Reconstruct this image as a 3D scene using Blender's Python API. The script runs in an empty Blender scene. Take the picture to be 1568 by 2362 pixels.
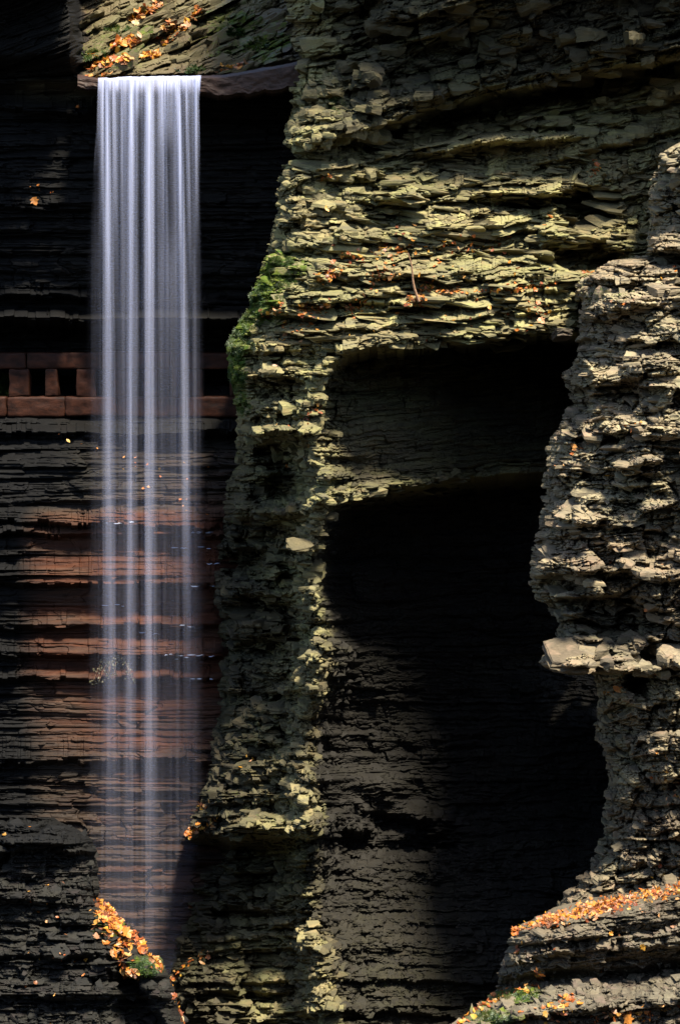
import bpy, math, random
import numpy as np
from mathutils import Vector, Matrix

random.seed(4)
scene = bpy.context.scene
COL = scene.collection

# ------------------------------------------------------------------ camera
F = 4000.0                      # focal length in photo pixels (1568 wide frame)
CX, CY = 784.0, 1180.5
PITCH = math.radians(6.9)
CAMZ = 20.0
cp, sp = math.cos(PITCH), math.sin(PITCH)

def at(px, py, Y):
    """point on the sight line of a photo pixel, Y metres into the gorge"""
    px = np.asarray(px, float); py = np.asarray(py, float); Y = np.asarray(Y, float)
    a = (px - CX) / F; b = (CY - py) / F
    dy = cp + b * sp; dz = -sp + b * cp
    k = Y / dy
    return np.stack(np.broadcast_arrays(a * k, Y, dz * k + CAMZ), -1)

# ------------------------------------------------------------------ noise
def hsh(i, j, seed):
    i = np.asarray(i).astype(np.int64); j = np.asarray(j).astype(np.int64)
    h = (i * 374761393 + j * 668265263 + seed * 1442695041) & 0xFFFFFFFF
    h = ((h ^ (h >> 13)) * 1274126177) & 0xFFFFFFFF
    h = ((h ^ (h >> 16)) * 2246822519) & 0xFFFFFFFF
    h = h ^ (h >> 15)
    return (h & 0xFFFFFF) / float(0xFFFFFF)

def vn(x, y, seed=0):
    xi = np.floor(x); yi = np.floor(y)
    fx = x - xi; fy = y - yi
    fx = fx * fx * (3 - 2 * fx); fy = fy * fy * (3 - 2 * fy)
    a = hsh(xi, yi, seed); b = hsh(xi + 1, yi, seed)
    c = hsh(xi, yi + 1, seed); d = hsh(xi + 1, yi + 1, seed)
    return (a * (1 - fx) + b * fx) * (1 - fy) + (c * (1 - fx) + d * fx) * fy

def fbm(x, y, seed=0, octv=4, gain=.5):
    s = 0; a = 1; t = 0
    for k in range(octv):
        s = s + a * (vn(x, y, seed + k * 17) - .5); t += a
        x = x * 2.03 + 11.3; y = y * 2.03 + 5.7; a *= gain
    return s / t * 2          # about -1..1

def sm(a, b, x):
    t = np.clip((x - a) / (b - a), 0, 1)
    return t * t * (3 - 2 * t)

def curve(pts):
    xs = [p[0] for p in pts]; ys = [p[1] for p in pts]
    return lambda v: np.interp(v, xs, ys)

def tps(pts, X, Y):
    P = np.array(pts, float); s = 400.0
    def U(r2): return np.where(r2 > 1e-12, r2 * np.log(r2 + 1e-12), 0)
    A = P[:, :2] / s; n = len(P)
    K = U(((A[:, None] - A[None]) ** 2).sum(-1)) + np.eye(n) * .02
    Q = np.c_[np.ones(n), A]
    M = np.zeros((n + 3, n + 3)); M[:n, :n] = K; M[:n, n:] = Q; M[n:, :n] = Q.T
    w = np.linalg.solve(M, np.r_[P[:, 2], 0, 0, 0])
    x = X / s; y = Y / s
    out = w[n] + w[n + 1] * x + w[n + 2] * y
    for k in range(n):
        out = out + w[k] * U((x - A[k, 0]) ** 2 + (y - A[k, 1]) ** 2)
    return out

def strata(X, Q, thick, seed, asp=(2.5, 8), bevel=.35, under=.2, tilt=.5, crack=.5):
    """protrusion of broken rock beds, about 0..1.  Q runs down across the beds, X along them"""
    rs = np.random.RandomState(seed)
    n = 3000
    th = np.clip(thick * np.exp(rs.normal(-.1, .6, n)), thick * .3, thick * 3)
    b = np.cumsum(th) - 900.0
    k = np.clip(np.searchsorted(b, Q) - 1, 0, n - 2)
    t = (Q - b[k]) / (b[k + 1] - b[k])
    tk = b[k + 1] - b[k]
    L = thick * rs.uniform(asp[0], asp[1], n)[k]
    off = rs.uniform(0, 9, n)[k]
    g = X / L + off
    j = np.floor(g); f = g - j
    cut = .22 + .5 * hsh(j, k, seed + 5)            # uneven block lengths
    second = f > cut
    jj = j * 2 + second
    fb = np.where(second, (f - cut) / (1 - cut), f / cut)
    wb = np.where(second, (1 - cut), cut) * L
    h = hsh(jj, k, seed) ** 1.3 * .62 + .38 * hsh(k, k * 0, seed + 3)
    tx = (hsh(jj, k, seed + 1) - .5) * tilt * 1.6
    ty = (hsh(jj, k, seed + 2) - .35) * tilt
    face = h + tx * (fb - .5) + ty * (t - .5)
    ed = np.minimum(fb, 1 - fb) * wb                 # px from the block's side
    side = 1 - crack * np.exp(-ed / (thick * .10 + 1.2))
    bev = bevel * (.5 + hsh(jj, k, seed + 7))
    top = np.clip(t / np.maximum(bev, .05), 0, 1) ** .7
    un = under * (.5 + hsh(jj, k, seed + 8))
    bot = np.clip((1 - t) / np.maximum(un, .04), 0, 1) ** .6
    return face * (.3 + .7 * side) * (.7 + .3 * top) - .16 * (1 - top) - .42 * (1 - bot) * (.3 + h), hsh(jj, k, seed + 11)

def cells(X, Y, size, seed, tilt=.8):
    """angular lumps (nearest-point cells with tilted faces)"""
    gx = X / size; gy = Y / size
    ix = np.floor(gx); iy = np.floor(gy)
    best = np.full(X.shape, 9.0); sec = np.full(X.shape, 9.0); val = np.zeros(X.shape)
    for dx in (-1, 0, 1):
        for dy in (-1, 0, 1):
            cx = ix + dx; cy = iy + dy
            ox = cx + hsh(cx, cy, seed); oy = cy + hsh(cx, cy, seed + 1)
            ddx = gx - ox; ddy = gy - oy
            d = ddx * ddx + ddy * ddy
            h = hsh(cx, cy, seed + 2) + tilt * ((hsh(cx, cy, seed + 3) - .5) * ddx + (hsh(cx, cy, seed + 4) - .2) * ddy)
            closer = d < best
            sec = np.where(closer, best, np.minimum(sec, d))
            val = np.where(closer, h, val)
            best = np.where(closer, d, best)
    e = np.sqrt(sec) - np.sqrt(best)
    return val - .5 * np.exp(-e / .08)

# ------------------------------------------------------------------ linking
def link(o, label=None, cat=None, group=None, kind=None, parent=None):
    COL.objects.link(o)
    if label: o['label'] = label
    if cat: o['category'] = cat
    if group: o['group'] = group
    if kind: o['kind'] = kind
    if parent: o.parent = parent
    return o

def empty(name, loc, label, cat, group=None):
    o = bpy.data.objects.new(name, None); o.location = loc
    return link(o, label, cat, group)

def mesh_np(name, V, Fq, mat, attrs=None, smooth=False):
    me = bpy.data.meshes.new(name)
    V = np.ascontiguousarray(V, np.float32); Fq = np.ascontiguousarray(Fq, np.int32)
    n = Fq.shape[1]
    me.vertices.add(len(V)); me.vertices.foreach_set('co', V.ravel())
    me.loops.add(Fq.size); me.loops.foreach_set('vertex_index', Fq.ravel())
    me.polygons.add(len(Fq)); me.polygons.foreach_set('loop_start', np.arange(0, Fq.size, n, dtype=np.int32))
    me.polygons.foreach_set('loop_total', np.full(len(Fq), n, np.int32))
    me.polygons.foreach_set('use_smooth', np.full(len(Fq), smooth, bool))
    me.update(calc_edges=True)
    for k, a in (attrs or {}).items():
        at_ = me.attributes.new(k, 'FLOAT', 'POINT'); at_.data.foreach_set('value', np.ascontiguousarray(a, np.float32).ravel())
    me.materials.append(mat)
    return bpy.data.objects.new(name, me)

def grid_faces(r, c, flip=False):
    i = np.arange((r - 1) * c).reshape(r - 1, c)[:, :-1].ravel()
    q = np.stack([i, i + c, i + c + 1, i + 1], -1)
    return q[:, ::-1] if flip else q

# ------------------------------------------------------------------ materials
def nodes(name):
    m = bpy.data.materials.new(name); m.use_nodes = True
    nt = m.node_tree; nt.nodes.clear()
    return m, nt
def N(nt, t, **kw):
    n = nt.nodes.new(t)
    for k, v in kw.items():
        if k.startswith('in_'):
            n.inputs[k[3:].replace('_', ' ')].default_value = v
        else: setattr(n, k, v)
    return n
def ramp(nt, fac, stops):
    r = nt.nodes.new('ShaderNodeValToRGB'); e = r.color_ramp.elements
    while len(e) < len(stops): e.new(.5)
    for q, (p, c) in zip(e, stops):
        q.position = p; q.color = (c[0], c[1], c[2], 1) if not isinstance(c, float) else (c, c, c, 1)
    nt.links.new(fac, r.inputs[0]); return r.outputs[0]
def mix(nt, fac, a, b, mode='MIX'):
    m = nt.nodes.new('ShaderNodeMix'); m.data_type = 'RGBA'; m.blend_type = mode
    for s, v in ((m.inputs[0], fac), (m.inputs[6], a), (m.inputs[7], b)):
        if hasattr(v, 'is_output'): nt.links.new(v, s)
        else: s.default_value = v if isinstance(v, float) else (v[0], v[1], v[2], 1)
    return m.outputs[2]
def math_(nt, op, a, b=None):
    m = nt.nodes.new('ShaderNodeMath'); m.operation = op
    for s, v in zip(m.inputs, (a, b)):
        if v is None: continue
        if hasattr(v, 'is_output'): nt.links.new(v, s)
        else: s.default_value = v
    return m.outputs[0]

def rock_material(name, dry, warm, grey, shade_wet=(.0125, .0115, .0105), rough=.85, red=(.052, .0185, .0095), bump=.4):
    m, nt = nodes(name); L = nt.links.new
    geo = N(nt, 'ShaderNodeNewGeometry')
    def noise(scale, stretch, detail=6, rough_=.6):
        mp = N(nt, 'ShaderNodeMapping'); mp.inputs['Scale'].default_value = stretch
        L(geo.outputs['Position'], mp.inputs[0])
        n = N(nt, 'ShaderNodeTexNoise'); n.inputs['Scale'].default_value = scale
        n.inputs['Detail'].default_value = detail; n.inputs['Roughness'].default_value = rough_
        L(mp.outputs[0], n.inputs[0]); return n.outputs[0]
    def attr(k):
        a = N(nt, 'ShaderNodeAttribute', attribute_name=k); return a.outputs['Fac']
    big = noise(.45, (1, 1, 1.6), 5)
    bed = noise(1.0, (1.2, 1.2, 11), 6, .7)
    fine = noise(14, (1, 1, 2.5), 8, .75)
    c = mix(nt, ramp(nt, big, [(.35, 0.), (.62, 1.)]), dry, warm)
    c = mix(nt, ramp(nt, bed, [(.38, 0.), (.66, 1.)]), c, grey)
    c = mix(nt, ramp(nt, attr('block'), [(.0, 0.75), (.4, .0), (.75, 0.), (1., .3)]), c, (grey[0] * .55, grey[1] * .5, grey[2] * .48))
    c = mix(nt, .75, c, ramp(nt, fine, [(.25, .30), (.5, .62), (.72, 1.)]), 'MULTIPLY')
    c = mix(nt, ramp(nt, noise(2.2, (1, 1, 3), 4), [(.52, 0.), (.72, .6)]), c, (dry[0] * .95, dry[1] * .72, dry[2] * .85))
    c = mix(nt, ramp(nt, attr('block'), [(.55, 0.), (.9, .55)]), c, (dry[0] * 1.25, dry[1] * 1.2, dry[2] * 1.25))
    c = mix(nt, attr('red'), c, mix(nt, ramp(nt, bed, [(.4, 0.), (.6, 1.)]), red, (red[0] * .5, red[1] * .55, red[2] * .65)))
    shade_wetm = math_(nt, 'MULTIPLY', attr('shade_wet'), ramp(nt, noise(1.6, (1, 1, 3), 4), [(.2, 1.), (.75, .97)]))
    c = mix(nt, shade_wetm, c, shade_wet)  # near-black mix: shade painted into the rock colour, plus real damp
    c = mix(nt, attr('pale'), c, mix(nt, ramp(nt, big, [(.35, 0.), (.62, 1.)]), (.10, .088, .045), (.07, .052, .03)))
    # moss, broken up by a fine noise
    mn = noise(7, (1, 1, 1.3), 5)
    ma = math_(nt, 'ADD', attr('moss'), math_(nt, 'MULTIPLY', mn, 1.5))
    mf = ramp(nt, math_(nt, 'MULTIPLY', ma, .5), [(.60, 0.), (.76, 1.)])
    mc = mix(nt, ramp(nt, noise(3, (1, 1, 1), 3), [(.35, 0.), (.65, 1.)]), (.020, .050, .008), (.085, .10, .014))
    c = mix(nt, mf, c, mc)
    p = N(nt, 'ShaderNodeBsdfPrincipled'); L(c, p.inputs['Base Color'])
    rr = mix(nt, shade_wetm, (rough,) * 3, (.7,) * 3); L(rr, p.inputs['Roughness'])
    p.inputs['Specular IOR Level'].default_value = .08
    bsum = math_(nt, 'ADD', math_(nt, 'MULTIPLY', noise(22, (1, 1, 4), 8, .7), .35), noise(5, (1, 1, 9), 5, .65))
    b = N(nt, 'ShaderNodeBump'); b.inputs['Strength'].default_value = bump; b.inputs['Distance'].default_value = .06
    L(bsum, b.inputs['Height']); L(b.outputs[0], p.inputs['Normal'])
    o = N(nt, 'ShaderNodeOutputMaterial'); L(p.outputs[0], o.inputs[0])
    return m

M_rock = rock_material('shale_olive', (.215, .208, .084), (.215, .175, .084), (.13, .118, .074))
M_pillar = rock_material('shale_grey', (.235, .21, .12), (.26, .195, .122), (.145, .125, .092))
M_back = rock_material('shale_dark', (.055, .05, .036), (.07, .055, .035), (.032, .032, .03), rough=.6, shade_wet=(.0036, .0036, .0038))
M_fore = rock_material('shale_fore', (.165, .148, .10), (.165, .125, .08), (.10, .088, .068))
M_spur = rock_material('shale_spur', (.055, .052, .042), (.045, .042, .032), (.028, .028, .027), rough=.7, shade_wet=(.006, .006, .006))

def simple_rock(name, a, b, rough=.8, scale=5, bump=.5, sx=(1, 1, 2)):
    m, nt = nodes(name); L = nt.links.new
    tc = N(nt, 'ShaderNodeNewGeometry'); mp = N(nt, 'ShaderNodeMapping'); mp.inputs['Scale'].default_value = sx
    L(tc.outputs['Position'], mp.inputs[0])
    n = N(nt, 'ShaderNodeTexNoise'); n.inputs['Scale'].default_value = scale; n.inputs['Detail'].default_value = 8; n.inputs['Roughness'].default_value = .7
    L(mp.outputs[0], n.inputs[0])
    c = ramp(nt, n.outputs[0], [(.3, a), (.7, b)])
    p = N(nt, 'ShaderNodeBsdfPrincipled'); L(c, p.inputs['Base Color']); p.inputs['Roughness'].default_value = rough; p.inputs['Specular IOR Level'].default_value = .12
    bb = N(nt, 'ShaderNodeBump'); bb.inputs['Strength'].default_value = bump; bb.inputs['Distance'].default_value = .04
    L(n.outputs[0], bb.inputs['Height']); L(bb.outputs[0], p.inputs['Normal'])
    o = N(nt, 'ShaderNodeOutputMaterial'); L(p.outputs[0], o.inputs[0])
    return m
M_slab = simple_rock('wet_brown_stone', (.014, .009, .007), (.05, .028, .02), .5)
M_para = simple_rock('red_sandstone', (.003, .0015, .0012), (.042, .014, .007), .6, 3)
M_loose = simple_rock('loose_shale', (.09, .08, .055), (.20, .18, .12), .85, 6)
M_twig = simple_rock('dry_twig', (.16, .09, .05), (.30, .18, .11), .8, 12)

def leaf_material(name, cols):
    m, nt = nodes(name); L = nt.links.new
    a = N(nt, 'ShaderNodeAttribute', attribute_name='tone')
    st = [(i / (len(cols) - 1), c) for i, c in enumerate(cols)]
    c = ramp(nt, a.outputs['Fac'], st)
    g = N(nt, 'ShaderNodeNewGeometry')
    n = N(nt, 'ShaderNodeTexNoise'); n.inputs['Scale'].default_value = 30; L(g.outputs['Position'], n.inputs[0])
    c = mix(nt, .5, c, ramp(nt, n.outputs[0], [(.3, .45), (.65, 1.)]), 'MULTIPLY')
    d = N(nt, 'ShaderNodeBsdfPrincipled'); d.inputs['Roughness'].default_value = .5; L(c, d.inputs['Base Color'])
    t = N(nt, 'ShaderNodeBsdfTranslucent'); L(c, t.inputs[0])
    ms = N(nt, 'ShaderNodeMixShader'); ms.inputs[0].default_value = .3
    L(d.outputs[0], ms.inputs[1]); L(t.outputs[0], ms.inputs[2])
    o = N(nt, 'ShaderNodeOutputMaterial'); L(ms.outputs[0], o.inputs[0])
    return m
LEAFC = [(.09, .028, .012), (.24, .055, .012), (.40, .105, .018), (.46, .16, .02), (.50, .25, .022), (.42, .21, .10), (.17, .06, .025), (.50, .30, .03)]
M_leaf = leaf_material('autumn_leaf', LEAFC)
M_tuft = leaf_material('moss_blade', [(.008, .022, .004), (.020, .05, .006), (.045, .08, .009), (.10, .10, .016)])
M_dry = leaf_material('dry_plant', [(.05, .055, .02), (.10, .09, .045), (.20, .17, .11)])

# ------------------------------------------------------------------ rock walls
STORE = {}; ATT = {}
RES = 1.0
def build_rock(name, mat, xl, xr, y0, y1, sx, sy, depth, masks, wrap_left=0, wrap_right=0, edge=(7, 4), seed=1, dip=None, wdir=1):
    """a rock mass: columns run from its left outline xl(py) to its right outline xr(py)"""
    sx *= RES; sy *= RES
    rows = int((y1 - y0) / sy) + 1
    py = np.linspace(y0, y1, rows)
    L = xl(py); R = xr(py)
    cols = int(np.max(R - L) / sx) + 1
    q = py + (dip(L, py) if dip else 0)
    if wrap_left:
        a, _ = strata(L * 0 + seed * 50, q, 26, seed + 91); b, _ = strata(L * 0 + seed * 70, q, 9, seed + 92)
        L = L + edge[0] * 2 * (.5 - a) + edge[1] * 2 * (.5 - b) + 2.5 * fbm(py / 6, py * 0, seed + 9, 3)
    u = np.linspace(0, 1, cols)
    PX = L[:, None] + (R - L)[:, None] * u[None]; PY = np.repeat(py[:, None], cols, 1)
    E = PX - L[:, None]; ER = R[:, None] - PX
    Y, blk = depth(PX, PY, E, ER)
    at_ = masks(PX, PY)
    at_['block'] = blk
    if wrap_left:                 # the side of the mass, running back into the gorge
        K = 26
        s = np.linspace(1, 0, K)[:-1]
        back = s * wrap_left
        pxw = PX[:, :1] + back[None] * wdir * 9 + 4 * fbm(PY[:, :1] / 9 + 0 * s[None], s[None] * 9 + 0 * PY[:, :1], seed + 3, 3)
        Yw = Y[:, :1] + back[None]
        PX = np.c_[pxw, PX]; Y = np.c_[Yw, Y]; PY = np.c_[np.repeat(py[:, None], K - 1, 1), PY]
        for k in at_: at_[k] = np.c_[np.repeat(at_[k][:, :1], K - 1, 1), at_[k]]
    V = at(PX, PY, Y)
    r, c = PX.shape
    o = mesh_np(name, V.reshape(-1, 3), grid_faces(r, c), mat, {k: v.ravel() for k, v in at_.items()})
    link(o, kind='structure')
    STORE[name] = (PX, PY, V); ATT[name] = at_
    return o

def relief(PX, PY, Q, amps, seed, warp=1.0, X=None):
    """all bed scales together; amps = (big, mid, small, crumble, cell)"""
    w = fbm(PX / 150, PY / 60, seed, 4) * 16 * warp + fbm(PX / 34, PY / 16, seed + 1, 3) * 2.6 * warp
    X = PX + fbm(PX / 40, PY / 30, seed + 2, 3) * 14
    q = Q + w
    s1, b1 = strata(X, q, 40, seed + 10, (3, 9), .3, .14, tilt=.8, crack=.35)
    s2, b2 = strata(X + 31, q + 2 * fbm(PX / 12, PY / 8, seed + 4, 2), 15, seed + 20, (2.5, 11), .35, .18, tilt=.7, crack=.3)
    s3, b3 = strata(X * 1.0 + 7 * s2, q * 1.0 + 1.5 * fbm(PX / 7, PY / 5, seed + 6, 2), 6.2, seed + 30, (3, 14), .4, .25, crack=.2)
    cr = fbm(PX / 14, PY / 5, seed + 40, 4, .6)
    out = amps[0] * s1 + amps[1] * s2 + amps[2] * s3 + amps[3] * cr
    if np.any(np.asarray(amps[4]) > 0):
        out = out + amps[4] * (cells(X, q * 1.5, 34, seed + 50) + .5 * cells(X, q * 1.4, 13, seed + 60))
    return out, np.clip(.5 * b1 + .5 * b2 + .15 * (b3 - .5), 0, 1)

def ledge(PX, PY, pts, A, up, down, x0=None, x1=None, f=40):
    y = curve(pts)(PX); out = np.zeros(PX.shape)
    w = np.abs(PY - y) < up + down + 25
    if not w.any(): return out
    X, Yy, y = PX[w], PY[w], y[w]
    d = Yy - y + (7 * fbm(X / 70, Yy / 50, int(pts[0][0] + pts[0][1]), 4) + 4 * np.round(1.5 * fbm(X / 24, Yy * 0, int(pts[0][1]) + 5, 3))) * min(1, up / 25)
    q = np.where(d < 0, np.clip(1 + d / up, 0, 1), np.clip(1 - d / down, 0, 1))
    q = q * q * (3 - 2 * q)
    a = pts[0][0] if x0 is None else x0; b = pts[-1][0] if x1 is None else x1
    out[w] = A * q * sm(a - f, a + f, X) * (1 - sm(b - f, b + f, X))
    return out

def blob(PX, PY, cx, cy, rx, ry, hard=.35):
    out = np.zeros(PX.shape); w = (np.abs(PX - cx) < rx * 2.2) & (np.abs(PY - cy) < ry * 2.2)
    if not w.any(): return out
    X, Yy = PX[w], PY[w]
    wx = X + .55 * rx * fbm(X / 45, Yy / 13, int(cx), 4, .65); wy = Yy + .45 * ry * fbm(X / 60, Yy / 30, int(cy), 4, .6)
    q = (np.abs((wx - cx) / rx) ** 2.4 + np.abs((wy - cy) / ry) ** 2.4) ** (1 / 2.4)
    out[w] = 1 - sm(1 - hard, 1 + hard, q)
    return out

# ---- main cliff: the mossy buttress, the broken slope above it and the dark alcove
XL_MAIN = curve([(-700, 600), (-60, 640), (0, 650), (60, 668), (110, 672), (140, 690), (150, 655), (200, 668), (245, 672), (330, 652), (365, 690), (380, 655), (420, 645), (470, 640), (560, 622), (610, 598), (660, 588), (720, 565), (790, 522), (860, 532), (960, 545), (1060, 540), (1120, 522), (1220, 510), (1300, 492), (1400, 497), (1500, 508), (1600, 500), (1660, 490), (1760, 484), (1860, 455), (1900, 432), (1930, 422), (2060, 420), (2066, 440), (2120, 425), (2160, 405), (2235, 388), (2300, 405), (2361, 425), (2700, 430)])
GROOVE = [(640, 392), (700, 372), (800, 338), (900, 312), (1050, 268), (1250, 225), (1400, 190), (1800, 110)]
ROOF = [(700, 905), (740, 880), (790, 822), (860, 800), (960, 792), (1050, 778), (1150, 770), (1240, 762), (1330, 770), (1500, 770)]
CREST = curve([(0, 720), (820, 750), (950, 724), (1010, 736), (1150, 746), (1250, 714), (1400, 722), (1500, 740), (1650, 708), (1760, 690), (1850, 712), (1950, 694), (2100, 704), (2200, 738), (2361, 765)])
def dip_main(PX, PY):
    k = 1 - sm(300, 900, PY)
    k2 = .10 * (1 - sm(900, 1500, PY)) * sm(700, 900, PX)
    return (PX - 800) * (.16 * k + k2 * .7 + .02)
def d_main(PX, PY, E, ER):
    Y = tps([(640, -600, 41), (1000, -600, 41.0), (1700, -600, 40.8), (640, -150, 43.4), (1000, -150, 41.4), (1400, -150, 41.3), (1800, -150, 41.4),  # unseen rows above the frame lean forward, shaped to shade the upper right
             (700, 60, 44), (900, 60, 43.2), (1200, 60, 42.6), (1700, 60, 42),
             (700, 250, 42.6), (850, 260, 43), (1100, 250, 43.8), (1400, 180, 43.8),
             (700, 420, 41.8), (900, 400, 43), (1200, 350, 43.8), (1568, 300, 43.6), (1800, 400, 43),
             (660, 560, 41.2), (900, 560, 41.9), (1200, 520, 42.6), (1500, 520, 43),
             (640, 700, 40.6), (800, 720, 40.4), (1000, 730, 40.4), (1250, 720, 41.0), (1500, 740, 42.5),
             (600, 850, 40.6), (730, 850, 40.2), (730, 1000, 40.1), (600, 1000, 40.8),
             (560, 1200, 40.6), (730, 1200, 39.9), (560, 1500, 40.5), (730, 1500, 39.8), (540, 1800, 40.2), (720, 1800, 39.5),
             (480, 2000, 39.6), (720, 2000, 39.3), (430, 2300, 38.8), (720, 2300, 38.4), (430, 2600, 38), (1000, 2600, 37.5), (1500, 2600, 38)], PX, PY)
    # alcove: recess right of the crest, below the roof line
    roof = curve(ROOF)(PX) + 14 * fbm(PX / 60, PX * 0, 44, 4) + 6 * np.round(2 * fbm(PX / 22, PX * 0, 45, 3)); c = CREST(PY) + 26 * fbm(PY / 50, PY * 0, 46, 4)
    below = sm(-6, 26, PY - roof)
    side = np.clip((PX - c) / 430, 0, 1)
    prof = 4.4 * sm(-.12, 1.0, side) + .25 * sm(-6, 18, PX - c)
    prof = prof * (1 - .48 * sm(1750, 2300, PY))
    # hollow just under the roof, below the light bed and lower down
    Y = Y + below * prof
    Y = Y + 1.5 * below * sm(0, 60, PX - c) * np.exp(-np.clip(PY - roof, 0, 999) / 120)
    LB = [(650, 1190), (740, 1163), (850, 1135), (1000, 1105), (1150, 1093), (1300, 1085)]
    lb = curve(LB)(PX) + 7 * fbm(PX / 40, PX * 0, 47, 4)
    Y = Y + 3.3 * sm(0, 34, PY - lb) * (1 - .93 * sm(420, 1180, PY - lb + 110 * fbm(PX / 110, PY / 70, 58, 4))) * sm(-5, 95, PX - c)
    fl = (1 - sm(665, 735, PX + 34 * fbm(PY / 24, PX / 120, 48, 5, .65)))
    Y = Y + fl * (1.5 * sm(1000, 1030, PY) * (1 - .6 * sm(1120, 1175, PY)) + 1.3 * sm(1185, 1215, PY) * (1 - sm(1600, 1850, PY)) + 1.9 * sm(1925, 1955, PY) * (1 - .6 * sm(2150, 2400, PY)))
    Y = Y - ledge(PX, PY, LB, .6, 60, 14, 745, 1010, 120)
    Y = Y - .45 * below * sm(900, 1010, PY) * (1 - sm(1040, 1110, PY)) * sm(0, 40, PX - c) * (1 - sm(900, 1200, PX))
    # the groove that cuts off the upper rocks
    g = curve(GROOVE)(PX); dg = PY - g + 10 * fbm(PX / 60, PY / 60, 5, 3)
    Y = Y + (.3 + 1.9 * sm(700, 900, PX)) * sm(-34, -4, dg) * np.exp(-np.clip(dg, 0, 999) / 34)
    Y = Y - .9 * sm(720, 900, PX) * (sm(-150, -60, dg) * (1 - sm(-52, -8, dg)))
    # beds of the slope
    for pts, A, u, d in (([(760, 470), (900, 455), (1050, 435), (1200, 425), (1340, 430)], .5, 50, 18), ([(870, 360), (1000, 350), (1100, 330), (1250, 318), (1420, 300)], .7, 42, 16),
                         ([(1050, 330), (1200, 318), (1330, 322)], .4, 26, 10), ([(1000, 470), (1090, 460), (1250, 450), (1300, 440)], .8, 30, 22),
                         ([(740, 560), (900, 545), (1050, 525), (1180, 520), (1300, 535)], .6, 45, 14), ([(700, 640), (850, 632), (1000, 640), (1150, 640), (1270, 622)], .55, 50, 14),
                         ([(660, 705), (850, 690), (1010, 695), (1150, 680), (1310, 660)], .5, 40, 14), ([(770, 765), (900, 752), (1000, 745), (1200, 725), (1290, 712)], .35, 34, 10)):
        Y = Y - ledge(PX, PY, pts, A, u, d)
    # named hollows
    for cx, cy, rx, ry, A in ((1345, 480, 62, 46, 1.7), (1340, 592, 78, 34, 1.6), (1160, 465, 120, 16, 1.0), (1370, 300, 60, 14, .6), (1190, 300, 110, 9, .6),
                              (875, 430, 42, 15, .7), (640, 1055, 48, 30, .9), (668, 1112, 42, 44, .9), (560, 1300, 48, 46, 1.3), (620, 1150, 40, 25, .9), (690, 1440, 45, 55, .9), (600, 1400, 60, 20, .5),
                              (475, 1985, 52, 85, 1.6), (600, 1990, 60, 60, .8), (560, 2120, 60, 30, .7), (650, 900, 62, 26, .6), (590, 1500, 70, 18, .5), (880, 1930, 150, 46, .9), (560, 2300, 120, 12, .5)):
        Y = Y + A * blob(PX, PY, cx, cy, rx, ry)
    for pts, A, u, d in (([(580, 1000), (640, 992), (730, 985)], .7, 30, 10), ([(560, 868), (640, 870), (730, 868)], .4, 22, 12), ([(590, 1182), (660, 1178), (740, 1170)], .4, 35, 12),
                         ([(500, 1360), (620, 1372), (740, 1368)], .5, 50, 16), ([(500, 1640), (600, 1650), (740, 1640)], .4, 60, 20),
                         ([(425, 1925), (520, 1912), (640, 1905), (730, 1912), (860, 1908)], .95, 62, 16), ([(480, 1850), (600, 1852), (720, 1842)], .55, 50, 16),
                         ([(700, 2345), (900, 2330), (1100, 2345)], .5, 60, 10), ([(560, 2262), (800, 2256), (1150, 2262)], .35, 18, 10)):
        Y = Y - ledge(PX, PY, pts, A, u, d, f=22)
    Y = Y - .75 * np.exp(-((PX - c + 6) / 34) ** 2) * sm(820, 900, PY) * (1 - .5 * sm(1700, 1900, PY))
    Y = Y + .35 * fbm(PX / 110, PY / 90, 77, 3)
    # edge rounding towards the waterfall
    Y = Y + 1.5 * np.exp(-E / 22) + .9 * np.exp(-E / 70)
    Q = PY + dip_main(PX, PY)
    alc = below * sm(10, 110, PX - c)
    up = 1 - sm(-20, 60, dg)
    crest = np.exp(-((PX - c) / 70) ** 2) * sm(820, 900, PY)
    left = (1 - sm(640, 760, PX))
    a1 = .85 - .60 * alc + .1 * up; a2 = .56 - .36 * alc - .12 * up; a3 = .18 - .07 * alc
    cell = .04 + .28 * crest + .16 * left * (1 - sm(1500, 2100, PY)) + .08 * up
    r, blk = relief(PX, PY, Q, (a1, a2, a3, .04, cell), 3)
    r = r + .55 * up * cells(PX + .3 * PY, Q * 1.3, 78, 333) + .4 * left * (1 - sm(500, 700, PY)) * cells(PX, Q * 1.2, 52, 343)
    return Y + .55 - r, blk
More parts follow.
